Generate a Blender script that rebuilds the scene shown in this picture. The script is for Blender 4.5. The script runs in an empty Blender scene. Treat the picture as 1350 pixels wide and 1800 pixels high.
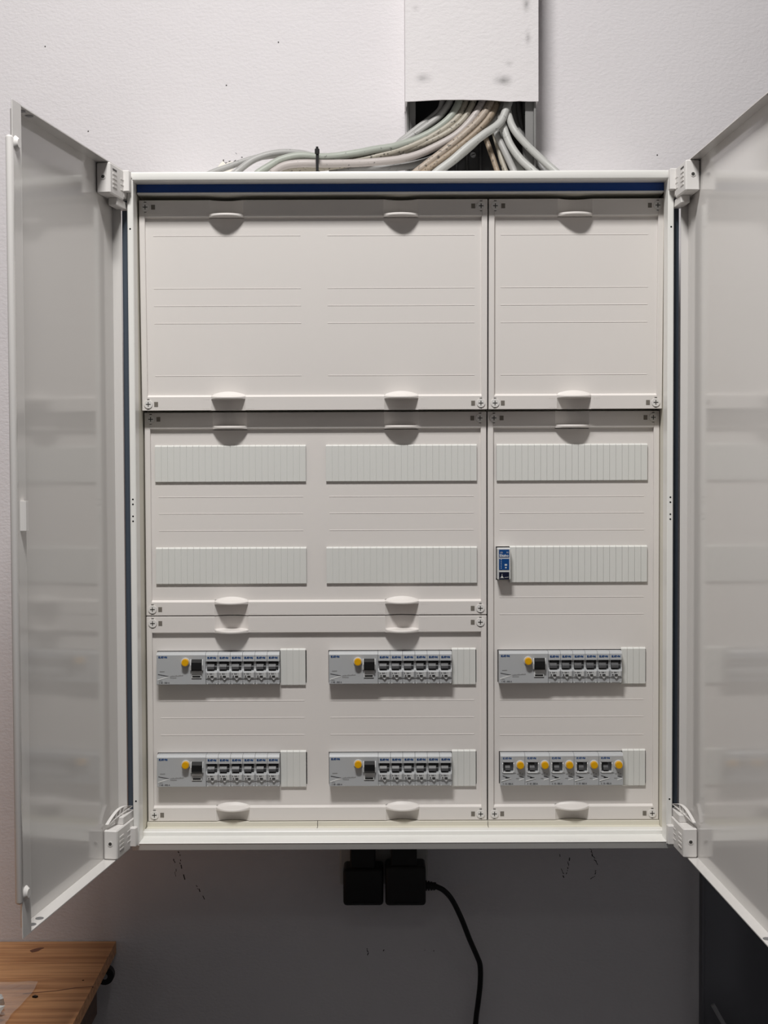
import bpy, bmesh, math, random
from mathutils import Matrix, Vector, noise
random.seed(7)
S = bpy.context.scene
COL = S.collection
R = math.radians

# ------------------------------------------------------------------ camera
cam_d = bpy.data.cameras.new('camera')
cam_d.sensor_fit = 'HORIZONTAL'; cam_d.sensor_width = 36.0; cam_d.lens = 64.0
cam_d.clip_start = 0.05; cam_d.clip_end = 30
cam = bpy.data.objects.new('camera', cam_d); COL.objects.link(cam)
PITCH = math.atan(0.0333)
cam.matrix_world = Matrix.Translation((0, -1.93, 1.55)) @ Matrix.Rotation(R(90) - PITCH, 4, 'X') @ Matrix.Rotation(R(-0.23), 4, 'Z')
S.camera = cam

# ------------------------------------------------------------------ world, lamps, exposure
w = bpy.data.worlds.new('world'); S.world = w; w.use_nodes = True
w.node_tree.nodes['Background'].inputs[0].default_value = (0.9, 0.92, 1.0, 1)
w.node_tree.nodes['Background'].inputs[1].default_value = 0.0
S.view_settings.view_transform = 'Standard'; S.view_settings.look = 'None'
S.view_settings.gamma = 1.0; S.view_settings.exposure = 0.0; S.view_settings.use_curve_mapping = False
CEIL = 3.3
def area(name, loc, sx, sy, power, col):
    d = bpy.data.lights.new(name, 'AREA'); d.shape = 'RECTANGLE'; d.size = sx; d.size_y = sy
    d.energy = power; d.color = col
    o = bpy.data.objects.new(name, d); COL.objects.link(o); o.location = loc
    return o
LAMPS = [(-0.20, -1.05, 0.46, 0.22, 47.0), (-0.20, -2.7, 1.2, 0.25, 2.0)]  # second entry: weak fill lamp added behind the camera
for (lx, ly, sx, sy, p) in LAMPS:
    area('ceiling_lamp_light', (lx, ly, CEIL - 0.075), sx, sy, p, (1.0, 0.985, 0.965))

# ------------------------------------------------------------------ materials
def lin(c):
    return tuple(((v / 255) / 12.92 if v / 255 <= 0.04045 else ((v / 255 + 0.055) / 1.055) ** 2.4) for v in c)
def base(name, col, rough=0.5, spec=0.5, metal=0.0):
    m = bpy.data.materials.new(name); m.use_nodes = True
    b = m.node_tree.nodes['Principled BSDF']
    b.inputs['Base Color'].default_value = (*lin(col), 1)
    b.inputs['Roughness'].default_value = rough
    b.inputs['Specular IOR Level'].default_value = spec
    b.inputs['Metallic'].default_value = metal
    return m, m.node_tree, b
def nodes(nt, kind, **kw):
    n = nt.nodes.new(kind)
    for k, v in kw.items(): setattr(n, k, v)
    return n
def mat(name, col, rough=0.5, spec=0.5, metal=0.0, var=0.03, vscale=8.0, bump=0.0, bscale=200.0):
    """plain coat: slight colour variation by noise, optional fine relief"""
    m, nt, b = base(name, col, rough, spec, metal)
    tc = nodes(nt, 'ShaderNodeTexCoord')
    n = nodes(nt, 'ShaderNodeTexNoise'); n.inputs['Scale'].default_value = vscale; n.inputs['Detail'].default_value = 4
    nt.links.new(tc.outputs['Object'], n.inputs['Vector'])
    r = nodes(nt, 'ShaderNodeMapRange'); r.inputs['To Min'].default_value = 1 - var; r.inputs['To Max'].default_value = 1 + var
    nt.links.new(n.outputs['Fac'], r.inputs['Value'])
    mx = nodes(nt, 'ShaderNodeMix', data_type='RGBA', blend_type='MULTIPLY'); mx.inputs['Factor'].default_value = 1
    mx.inputs['A'].default_value = (*lin(col), 1)
    nt.links.new(r.outputs['Result'], mx.inputs['B'])
    nt.links.new(mx.outputs['Result'], b.inputs['Base Color'])
    if bump:
        n2 = nodes(nt, 'ShaderNodeTexNoise'); n2.inputs['Scale'].default_value = bscale; n2.inputs['Detail'].default_value = 3
        nt.links.new(tc.outputs['Object'], n2.inputs['Vector'])
        bp = nodes(nt, 'ShaderNodeBump'); bp.inputs['Strength'].default_value = bump; bp.inputs['Distance'].default_value = 0.001
        nt.links.new(n2.outputs['Fac'], bp.inputs['Height']); nt.links.new(bp.outputs['Normal'], b.inputs['Normal'])
    return m
def blobs(m, spots, col, noise_scale=60.0):
    """smudges with a shape of their own: (x, y, z, rx, rz, strength) in object space"""
    nt = m.node_tree; b = nt.nodes['Principled BSDF']
    src = b.inputs['Base Color'].links[0].from_socket
    tc = nodes(nt, 'ShaderNodeTexCoord')
    nz = nodes(nt, 'ShaderNodeTexNoise'); nz.inputs['Scale'].default_value = noise_scale; nz.inputs['Detail'].default_value = 6
    nt.links.new(tc.outputs['Object'], nz.inputs['Vector'])
    for (x, y, z, rx, rz, st) in spots:
        mp = nodes(nt, 'ShaderNodeMapping', vector_type='POINT')
        mp.inputs['Location'].default_value = (-x / rx, -y / 0.3, -z / rz); mp.inputs['Scale'].default_value = (1 / rx, 1 / 0.3, 1 / rz)
        nt.links.new(tc.outputs['Object'], mp.inputs['Vector'])
        g = nodes(nt, 'ShaderNodeTexGradient', gradient_type='QUADRATIC_SPHERE')
        nt.links.new(mp.outputs['Vector'], g.inputs['Vector'])
        mu = nodes(nt, 'ShaderNodeMath', operation='MULTIPLY')
        nt.links.new(g.outputs['Fac'], mu.inputs[0]); nt.links.new(nz.outputs['Fac'], mu.inputs[1])
        mu2 = nodes(nt, 'ShaderNodeMath', operation='MULTIPLY', use_clamp=True); mu2.inputs[1].default_value = st * 2
        nt.links.new(mu.outputs[0], mu2.inputs[0])
        mx = nodes(nt, 'ShaderNodeMix', data_type='RGBA'); mx.inputs['B'].default_value = (*lin(col), 1)
        nt.links.new(mu2.outputs[0], mx.inputs['Factor']); nt.links.new(src, mx.inputs['A'])
        src = mx.outputs['Result']
    nt.links.new(src, b.inputs['Base Color'])
    return m

def plaster(name, col):
    m, nt, b = base(name, col, 0.75, 0.25)
    tc = nodes(nt, 'ShaderNodeTexCoord')
    n = nodes(nt, 'ShaderNodeTexNoise'); n.inputs['Scale'].default_value = 3.0; n.inputs['Detail'].default_value = 6
    nt.links.new(tc.outputs['Object'], n.inputs['Vector'])
    cr = nodes(nt, 'ShaderNodeValToRGB')
    cr.color_ramp.elements[0].color = (*[v * 0.955 for v in lin(col)], 1); cr.color_ramp.elements[0].position = 0.3
    cr.color_ramp.elements[1].color = (*lin(col), 1); cr.color_ramp.elements[1].position = 0.6
    nt.links.new(n.outputs['Fac'], cr.inputs['Fac']); nt.links.new(cr.outputs['Color'], b.inputs['Base Color'])
    mp = nodes(nt, 'ShaderNodeMapping'); mp.inputs['Scale'].default_value = (0.8, 1, 1.25)
    nt.links.new(tc.outputs['Object'], mp.inputs['Vector'])
    n1 = nodes(nt, 'ShaderNodeTexNoise'); n1.inputs['Scale'].default_value = 190; n1.inputs['Detail'].default_value = 3; n1.inputs['Roughness'].default_value = 0.55
    n2 = nodes(nt, 'ShaderNodeTexNoise'); n2.inputs['Scale'].default_value = 34; n2.inputs['Detail'].default_value = 3
    nt.links.new(mp.outputs['Vector'], n1.inputs['Vector']); nt.links.new(mp.outputs['Vector'], n2.inputs['Vector'])
    ad = nodes(nt, 'ShaderNodeMath', operation='MULTIPLY_ADD'); ad.inputs[1].default_value = 0.7
    nt.links.new(n2.outputs['Fac'], ad.inputs[0]); nt.links.new(n1.outputs['Fac'], ad.inputs[2])
    bp = nodes(nt, 'ShaderNodeBump'); bp.inputs['Strength'].default_value = 0.33; bp.inputs['Distance'].default_value = 0.0022
    nt.links.new(ad.outputs[0], bp.inputs['Height']); nt.links.new(bp.outputs['Normal'], b.inputs['Normal'])
    return m

def wood(name, light, dark, knot=None):
    m, nt, b = base(name, light, 0.42, 0.4)
    tc = nodes(nt, 'ShaderNodeTexCoord')
    n0 = nodes(nt, 'ShaderNodeTexNoise'); n0.inputs['Scale'].default_value = 2.2; n0.inputs['Detail'].default_value = 3
    nt.links.new(tc.outputs['Object'], n0.inputs['Vector'])
    mp = nodes(nt, 'ShaderNodeMapping'); mp.inputs['Scale'].default_value = (0.5, 15, 15)
    nt.links.new(tc.outputs['Object'], mp.inputs['Vector'])
    ad = nodes(nt, 'ShaderNodeMix', data_type='RGBA', blend_type='ADD'); ad.inputs['Factor'].default_value = 0.35
    nt.links.new(mp.outputs['Vector'], ad.inputs['A']); nt.links.new(n0.outputs['Color'], ad.inputs['B'])
    wv = nodes(nt, 'ShaderNodeTexNoise'); wv.inputs['Scale'].default_value = 7.0; wv.inputs['Detail'].default_value = 5; wv.inputs['Roughness'].default_value = 0.65
    nt.links.new(ad.outputs['Result'], wv.inputs['Vector'])
    cr = nodes(nt, 'ShaderNodeValToRGB')
    cr.color_ramp.elements[0].color = (*lin(dark), 1); cr.color_ramp.elements[0].position = 0.36
    cr.color_ramp.elements[1].color = (*lin(light), 1); cr.color_ramp.elements[1].position = 0.56
    nt.links.new(wv.outputs['Fac'], cr.inputs['Fac']); nt.links.new(cr.outputs['Color'], b.inputs['Base Color'])
    bp = nodes(nt, 'ShaderNodeBump'); bp.inputs['Strength'].default_value = 0.2; bp.inputs['Distance'].default_value = 0.001
    nt.links.new(wv.outputs['Fac'], bp.inputs['Height']); nt.links.new(bp.outputs['Normal'], b.inputs['Normal'])
    return m

M = {}
M['wall'] = plaster('white_plaster', (221, 217, 219))
M['room'] = mat('grey_room_paint', (150, 150, 152), 0.9)
M['ceiling'] = mat('ceiling_paint', (235, 235, 233), 0.9)
M['floor'] = mat('dark_floor', (70, 70, 74), 0.6, bump=0.2, bscale=30)
M['paint'] = mat('cabinet_paint', (236, 235, 231), 0.28, 0.5, var=0.01, bump=0.03, bscale=900)
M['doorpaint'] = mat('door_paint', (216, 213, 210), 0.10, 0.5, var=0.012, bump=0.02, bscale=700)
M['cover'] = mat('cover_plastic', (226, 221, 217), 0.42, 0.4, var=0.012, bump=0.04, bscale=900)
M['cream'] = mat('cream_plastic', (222, 218, 205), 0.45, 0.4, var=0.02)
M['blank'] = mat('blank_plastic', (219, 219, 215), 0.4, 0.4, var=0.01)
M['hinge'] = mat('hinge_plastic', (226, 223, 220), 0.4, 0.4, var=0.01)
M['blue'] = mat('blue_film', (0, 62, 140), 0.35, 0.5)
M['gasket'] = mat('blue_grey_gasket', (70, 80, 92), 0.5, 0.4)
M['black'] = mat('black_plastic', (12, 12, 13), 0.45, 0.4)
M['hole'] = mat('dark_gap', (14, 14, 15), 0.9, 0.1)
M['device'] = mat('device_grey_plastic', (178, 180, 182), 0.42, 0.45, var=0.015)
M['device_l'] = mat('device_light_plastic', (208, 209, 209), 0.4, 0.45, var=0.015)
M['toggle'] = mat('toggle_grey_plastic', (74, 74, 76), 0.4, 0.45)
M['logo'] = mat('logo_blue_ink', (0, 64, 122), 0.5, 0.3)
M['ink'] = mat('grey_ink', (72, 72, 76), 0.6, 0.3)
M['white_ink'] = mat('white_ink', (236, 236, 234), 0.5, 0.3)
M['yellow'] = mat('yellow_button_plastic', (226, 168, 0), 0.35, 0.5)
M['screw_slot'] = mat('screw_slot_dark', (60, 58, 55), 0.6)
M['slot'] = mat('screw_slot_shade', (118, 112, 104), 0.7)
M['relay_blue'] = mat('relay_blue_label', (8, 66, 128), 0.4, 0.4)
M['relay_navy'] = mat('relay_navy_label', (14, 18, 44), 0.4, 0.4)
M['steel'] = mat('zinc_steel', (150, 150, 152), 0.4, 0.5, 0.6)
M['rail'] = mat('grey_trunking_plastic', (128, 127, 126), 0.5, 0.4)
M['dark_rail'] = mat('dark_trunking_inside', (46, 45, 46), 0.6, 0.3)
M['duct'] = plaster('painted_trunking_cover', (222, 218, 219))
M['socket'] = mat('socket_plastic', (186, 184, 180), 0.4, 0.4)
M['plug'] = mat('dark_plug_rubber', (26, 24, 24), 0.5, 0.4)
M['plug_black'] = mat('black_plug_rubber', (12, 12, 12), 0.5, 0.4)
M['dark_panel'] = mat('anthracite_panel', (96, 96, 101), 0.5, 0.4)
M['rod'] = mat('grey_rod', (150, 150, 152), 0.4, 0.5)
M['wood'] = wood('pine_board', (216, 160, 110), (172, 116, 72))
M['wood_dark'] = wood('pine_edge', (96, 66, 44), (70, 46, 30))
M['knot'] = mat('pine_knot', (112, 68, 46), 0.5)
M['crack'] = mat('wall_crack_dark', (60, 56, 56), 0.9)
M['chip'] = mat('bare_plaster_chip', (240, 236, 226), 0.9)
def cable_mat(name, c, lo=0.27):
    m, nt, b = base(name, c, 0.45, 0.4)
    tc = nodes(nt, 'ShaderNodeTexCoord')
    n = nodes(nt, 'ShaderNodeTexNoise'); n.inputs['Scale'].default_value = 210; n.inputs['Detail'].default_value = 5
    nt.links.new(tc.outputs['Object'], n.inputs['Vector'])
    cr = nodes(nt, 'ShaderNodeValToRGB')
    cr.color_ramp.elements[0].color = (*lin(tuple(v * 0.6 for v in c)), 1); cr.color_ramp.elements[0].position = lo
    cr.color_ramp.elements[1].color = (*lin(c), 1); cr.color_ramp.elements[1].position = lo + .09
    nt.links.new(n.outputs['Fac'], cr.inputs['Fac']); nt.links.new(cr.outputs['Color'], b.inputs['Base Color'])
    return m
CM = {'gm': ('grey', (150, 149, 147)), 'gr': ('grey_green', (146, 150, 142)), 'be': ('beige', (150, 144, 132)),
      'ma': ('mauve_grey', (164, 157, 154)), 'ta': ('tan', (150, 138, 126)), 'td': ('dark_tan', (138, 124, 108)),
      'gl': ('light_grey', (164, 164, 161)), 'gd': ('middle_grey', (124, 123, 122))}
for k, (n, c) in CM.items(): M['cable_' + k] = cable_mat('cable_sheath_' + n, tuple(v * 1.09 for v in c), 0.34 if k in ('ta', 'td', 'be') else 0.27)
def film():
    m = bpy.data.materials.new('clear_plastic_film'); m.use_nodes = True; nt = m.node_tree
    b = nt.nodes['Principled BSDF']; b.inputs['Base Color'].default_value = (0.9, 0.88, 0.87, 1); b.inputs['Roughness'].default_value = 0.08
    t = nodes(nt, 'ShaderNodeBsdfTransparent'); mx = nodes(nt, 'ShaderNodeMixShader'); mx.inputs[0].default_value = 0.24
    nt.links.new(t.outputs[0], mx.inputs[1]); nt.links.new(b.outputs[0], mx.inputs[2])
    nt.links.new(mx.outputs[0], nt.nodes['Material Output'].inputs[0])
    return m
M['film'] = film()
M['foil'] = mat('crumpled_white_foil', (226, 228, 226), 0.3, 0.6, bump=0.6, bscale=120)

# ------------------------------------------------------------------ mesh helpers
class MB:
    """collects shapes into one mesh; a material slot index per face"""
    def __init__(self): self.bm = bmesh.new(); self.mi = 0
    def add(self, verts, faces, smooth=False):
        vs = [self.bm.verts.new(v) for v in verts]
        for f in faces:
            try:
                fc = self.bm.faces.new([vs[i] for i in f]); fc.material_index = self.mi; fc.smooth = smooth
            except ValueError: pass
        return self
    def box(self, x0, x1, y0, y1, z0, z1, bev=0.0, seg=1):
        if bev <= 0:
            v = [(x, y, z) for x in (x0, x1) for y in (y0, y1) for z in (z0, z1)]
            return self.add(v, [(0, 1, 3, 2), (4, 6, 7, 5), (0, 4, 5, 1), (2, 3, 7, 6), (0, 2, 6, 4), (1, 5, 7, 3)])
        t = bmesh.new(); bmesh.ops.create_cube(t, size=1)
        for q in t.verts: q.co = Vector(((x0 + x1) / 2 + q.co.x * (x1 - x0), (y0 + y1) / 2 + q.co.y * (y1 - y0), (z0 + z1) / 2 + q.co.z * (z1 - z0)))
        bmesh.ops.bevel(t, geom=t.edges[:], offset=bev, segments=seg, affect='EDGES', profile=0.5)
        self.merge(t, seg > 1); return self
    def merge(self, t, smooth=False):
        t.verts.index_update()
        self.add([v.co.copy() for v in t.verts], [[v.index for v in f.verts] for f in t.faces], smooth); t.free()
    def prism(self, prof, x0, x1):
        """closed (y, z) profile run along x"""
        n = len(prof); v = [(x0, y, z) for y, z in prof] + [(x1, y, z) for y, z in prof]
        f = [(i, (i + 1) % n, n + (i + 1) % n, n + i) for i in range(n)] + [tuple(range(n)), tuple(range(2 * n - 1, n - 1, -1))]
        return self.add(v, f)
    def prism_z(self, prof, z0, z1):
        n = len(prof); v = [(x, y, z0) for x, y in prof] + [(x, y, z1) for x, y in prof]
        f = [(i, (i + 1) % n, n + (i + 1) % n, n + i) for i in range(n)] + [tuple(range(n)), tuple(range(2 * n - 1, n - 1, -1))]
        return self.add(v, f)
    def prism_y(self, prof, y0, y1):
        """closed (x, z) outline given thickness along y"""
        n = len(prof); v = [(x, y0, z) for x, z in prof] + [(x, y1, z) for x, z in prof]
        f = [(i, (i + 1) % n, n + (i + 1) % n, n + i) for i in range(n)] + [tuple(range(n)), tuple(range(2 * n - 1, n - 1, -1))]
        return self.add(v, f)
    def cyl(self, c, axis, r, h, n=20, r2=None, smooth=True):
        """from c along unit axis for h"""
        a = Vector(axis).normalized(); u = a.orthogonal().normalized(); v = a.cross(u); c = Vector(c); r2 = r if r2 is None else r2
        A = [c + (u * math.cos(2 * math.pi * i / n) + v * math.sin(2 * math.pi * i / n)) * r for i in range(n)]
        B = [c + a * h + (u * math.cos(2 * math.pi * i / n) + v * math.sin(2 * math.pi * i / n)) * r2 for i in range(n)]
        self.add(A + B, [(i, (i + 1) % n, n + (i + 1) % n, n + i) for i in range(n)], smooth)
        self.add(A, [tuple(range(n - 1, -1, -1))]); self.add(B, [tuple(range(n))])
        return self
    def tube(self, pts, r, n=10, sub=6):
        P = spline(pts, sub); rings = []
        up = Vector((0.13, 1, 0.21)).normalized()
        for i, p in enumerate(P):
            d = (P[min(i + 1, len(P) - 1)] - P[max(i - 1, 0)]).normalized()
            u = d.cross(up).normalized(); v = d.cross(u)
            rings += [p + (u * math.cos(2 * math.pi * k / n) + v * math.sin(2 * math.pi * k / n)) * r for k in range(n)]
        f = [(i * n + k, i * n + (k + 1) % n, (i + 1) * n + (k + 1) % n, (i + 1) * n + k) for i in range(len(P) - 1) for k in range(n)]
        f += [tuple(range(n)), tuple(range(len(rings) - 1, len(rings) - n - 1, -1))]
        return self.add(rings, f, True)
    def stroke(self, p, q, wd, y, th=0.0003):
        """flat line from p to q in the xz plane, front at y"""
        p = Vector(p); q = Vector(q); d = (q - p).normalized(); s = Vector((-d.y, d.x)) * wd / 2
        return self.prism_y([tuple(p - s), tuple(q - s), tuple(q + s), tuple(p + s)], y, y + th)
    def mesh(self, name, mats):
        bmesh.ops.recalc_face_normals(self.bm, faces=self.bm.faces[:])
        me = bpy.data.meshes.new(name); self.bm.to_mesh(me); self.bm.free()
        for m in (mats if isinstance(mats, (list, tuple)) else [mats]): me.materials.append(M[m])
        return me
    def build(self, name, mats, parent=None, loc=(0, 0, 0)):
        return link(name, self.mesh(name, mats), parent, loc)
def spline(pts, sub):
    P = [Vector(p) for p in pts]; P = [P[0] * 2 - P[1]] + P + [P[-1] * 2 - P[-2]]; out = []
    for i in range(1, len(P) - 2):
        a, b, c, d = P[i - 1:i + 3]
        for k in range(sub):
            t = k / sub
            out.append(0.5 * ((2 * b) + (c - a) * t + (2 * a - 5 * b + 4 * c - d) * t * t + (3 * b - a - 3 * c + d) * t ** 3))
    return out + [P[-2]]
def link(name, me, parent=None, loc=(0, 0, 0)):
    o = bpy.data.objects.new(name, me); COL.objects.link(o); o.location = loc
    if parent is not None: o.parent = parent
    return o
def thing(name, label, cat, loc=(0, 0, 0), group=None):
    o = link(name, None, None, loc); return tag(o, label, cat, group)
def tag(o, label, cat, group=None):
    o['label'] = label; o['category'] = cat
    if group: o['group'] = group
    return o
def lab(o, label): o['label'] = label; return o
def struct(o, label=None):
    o['kind'] = 'structure'
    if label: o['label'] = label
    return o
_txt = {}
def text_mesh(s, size, m):
    """lettering as flat mesh in the xz plane, origin at lower left"""
    key = (s, size, m)
    if key in _txt: return _txt[key]
    c = bpy.data.curves.new('lettering', 'FONT'); c.body = s; c.size = size; c.extrude = 0.00008; c.offset = size * 0.012
    o = bpy.data.objects.new('lettering', c); COL.objects.link(o)
    dg = bpy.context.evaluated_depsgraph_get(); dg.update()
    me = bpy.data.meshes.new_from_object(o.evaluated_get(dg)); me.transform(Matrix.Rotation(R(90), 4, 'X'))
    me.materials.clear(); me.materials.append(M[m])
    bpy.data.objects.remove(o); _txt[key] = me
    return me

# ------------------------------------------------------------------ the room
WY = 0.20          # face of the wall that carries the cabinet
wall = struct(MB().box(-2.4, 2.2, WY, WY + 0.12, 0, CEIL).build('wall_back', 'wall'), 'white rough plastered wall behind the cabinet')
struct(MB().box(-2.52, -2.4, -3.6, WY + 0.12, 0, CEIL).build('wall_left', 'room'))
struct(MB().box(2.2, 2.32, -3.6, WY + 0.12, 0, CEIL).build('wall_right', 'room'))
struct(MB().box(-2.52, 2.32, -3.72, -3.6, 0, CEIL).build('wall_front', 'room'))
struct(MB().box(-2.52, 2.32, -3.72, WY + 0.12, -0.1, 0).build('floor', 'floor'))
struct(MB().box(-2.52, 2.32, -3.72, WY + 0.12, CEIL, CEIL + 0.1).build('ceiling', 'ceiling'))
def crack(pts, wd):
    b = MB()
    for p, q in zip(pts, pts[1:]):
        n = 4
        for i in range(n):
            if random.random() < 0.3: continue
            a = [p[k] + (q[k] - p[k]) * i / n + random.uniform(-.0012, .0012) for k in (0, 1)]
            c = [p[k] + (q[k] - p[k]) * (i + 0.85) / n + random.uniform(-.0012, .0012) for k in (0, 1)]
            b.stroke(a, c, wd * random.uniform(0.5, 1.3), WY - 0.0003, 0.0006)
    b.build('wall_crack', 'crack', wall)
crack([(-.3254, .95), (-.3245, .9428), (-.322, .9247), (-.3142, .8921)], .0013)
crack([(-.334, .935), (-.331, .925)], .001); crack([(-.330, .917), (-.331, .905)], .001)
crack([(-.2981, .8912), (-.295, .886), (-.2822, .863)], .0014)
crack([(.2754, .94), (.2765, .92), (.2817, .9015), (.2871, .915), (.2889, .9331)], .0012)
crack([(.322, .95), (.3247, .9402), (.3337, .9221), (.3300, .905), (.3211, .8968)], .0012)
crack([(-.030, .790), (-.028, .780)], .0015); crack([(-.004, .795), (-.003, .785)], .0013); crack([(.06, .789), (.062, .786)], .0015); crack([(.075, .787), (.078, .784)], .0012)
for (x, z) in ((-.2408, 2.1395), (-.16, 2.205), (-.455, 2.07), (.425, 2.03), (-.52, 2.2)):
    MB().cyl((x, WY + .0002, z), (0, -1, 0), .0011, .0006, 7).build('wall_speck', 'crack', wall)
MB().prism_y([(-.262, 2.004), (-.2524, 2.018), (-.247, 2.0236), (-.243, 2.019), (-.2364, 2.0221), (-.2267, 2.0226), (-.232, 2.010), (-.24, 2.003)], WY - .0006, WY + .0004).build('plaster_chip', 'chip', wall)
crack([(-.247, 2.0250), (-.243, 2.0200), (-.2364, 2.0230), (-.2267, 2.0236)], .0012); crack([(-.228, 2.036), (-.215, 2.028)], .0009)
for i, (lx, ly, sx, sy, p) in enumerate(LAMPS):
    t = thing('ceiling_lamp', ['flat rectangular ceiling lamp above the cabinet doors', 'long ceiling lamp in the middle of the room'][i], 'lamp', (lx, ly, CEIL))
    MB().box(-sx / 2 - .03, sx / 2 + .03, -sy / 2 - .03, sy / 2 + .03, -.07, -.001, .008).build('housing', 'paint', t)

# ------------------------------------------------------------------ the distribution cabinet
FX0, FX1, FZ0, FZ1 = -.359, .409, 1.003, 1.9645
cab = thing('distribution_cabinet', 'white steel wall distribution cabinet with both doors standing open', 'cabinet', ((FX0 + FX1) / 2, 0.1, FZ0))
OFF = Vector((-(FX0 + FX1) / 2, -0.1, -FZ0))
def cpart(mb, name, mats, label=None):
    o = mb.build(name, mats, cab, OFF)
    if label: lab(o, label)
    return o
b = MB()   # sheet steel box behind the front frame
b.box(FX0, FX0 + .0025, .025, WY, FZ0, FZ1 - .002); b.box(FX1 - .0025, FX1, .025, WY, FZ0, FZ1 - .002)
b.box(FX0, FX1, .025, WY, FZ0, FZ0 + .0025); b.box(FX0, FX1, .025, WY, FZ1 - .0045, FZ1 - .002)
b.box(FX0, FX1, WY - .003, WY, FZ0, FZ1 - .002)
cpart(b, 'body', 'paint')
b = MB()   # front frame: rolled lips
b.box(FX0 - .002, FX1 + .002, 0, .028, 1.952, FZ1, .0022, 2)
b.prism([(.036, FZ0), (.0050, FZ0), (.0036, FZ0 + .0006), (.0006, 1.0128), (0, 1.0138), (.0010, 1.0147), (.036, 1.0147)], FX0 - .002, FX1 + .002)
b.box(FX0, -.3505, 0, .03, 1.01, 1.957, .0012); b.box(.4005, FX1, 0, .03, 1.01, 1.957, .0012)
b.box(FX0 + .003, FX1 - .003, .036, .052, FZ0 + .002, 1.0217, .0015)
cpart(b, 'front_frame', 'paint')
for x0, x1 in ((-.355, -.3515), (.4040, .4070)):
    b = MB(); b.box(x0, x1, .03, .19, 1.01, 1.955); cpart(b, 'inner_wall', 'cream')
b = MB(); b.box(-.3495, .4000, .027, .031, 1.9408, 1.9525); cpart(b, 'blue_strip', 'blue', 'dark blue strip along the inside of the top edge')
b = MB(); b.box(-.3500, .4003, .0255, .036, 1.9385, 1.9408, .0008); cpart(b, 'top_rail', 'paint')
b = MB(); b.box(-.3500, .4003, .036, .19, 1.9385, 1.9400); cpart(b, 'top_tray', 'cream')
for x0, x1 in ((-.3505, -.1000), (-.0992, .1508), (.1516, .4035)):
    b = MB(); b.box(x0, x1, .052, .095, 1.005, 1.0212); b.box(x0, x1, .0635, .095, 1.0212, 1.0274); b.box(x0, x1, .085, .095, 1.0274, 1.0345); b.box(x0, x1, .10, .11, 1.0345, 1.93)
    cpart(b, 'support_rail', 'cream')
for s, x0, x1 in ((0, FX0 - .0105, FX0), (1, FX1, FX1 + .0105)):
    b = MB(); b.box(x0, x1, .016, .030, 1.012, 1.955, .001); cpart(b, 'side_gasket', 'gasket', 'blue grey strip along the side of the frame')
for x in (-.355, .405):
    for z in (1.885, 1.505, 1.498, 1.481, 1.474, 1.075):
        b = MB(); b.cyl((x, .0004, z), (0, -1, 0), .0013, .0006, 8); cpart(b, 'pin_hole', 'hole')

# --- covers -------------------------------------------------------
XC = (-.2245, .0257, .2755)
BORD, ST, SB, FD = .0082, .0235, .0195, .005
def plate(mb, x0, x1, z0, z1, y, holes, th=.003):
    xs = sorted({x0, x1} | {v for h in holes for v in h[:2]}); zs = sorted({z0, z1} | {v for h in holes for v in h[2:]})
    inh = lambda x, z: any(h[0] < x < h[1] and h[2] < z < h[3] for h in holes)
    for i in range(len(xs) - 1):
        for k in range(len(zs) - 1):
            if not inh((xs[i] + xs[i + 1]) / 2, (zs[k] + zs[k + 1]) / 2):
                mb.add([(xs[i], y, zs[k]), (xs[i + 1], y, zs[k]), (xs[i + 1], y, zs[k + 1]), (xs[i], y, zs[k + 1])], [(0, 1, 2, 3)])
    for h in holes:
        for (a, c) in (((h[0], h[2]), (h[1], h[2])), ((h[1], h[2]), (h[1], h[3])), ((h[1], h[3]), (h[0], h[3])), ((h[0], h[3]), (h[0], h[2]))):
            mb.add([(a[0], y, a[1]), (c[0], y, c[1]), (c[0], y + th, c[1]), (a[0], y + th, a[1])], [(0, 1, 2, 3)])
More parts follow.
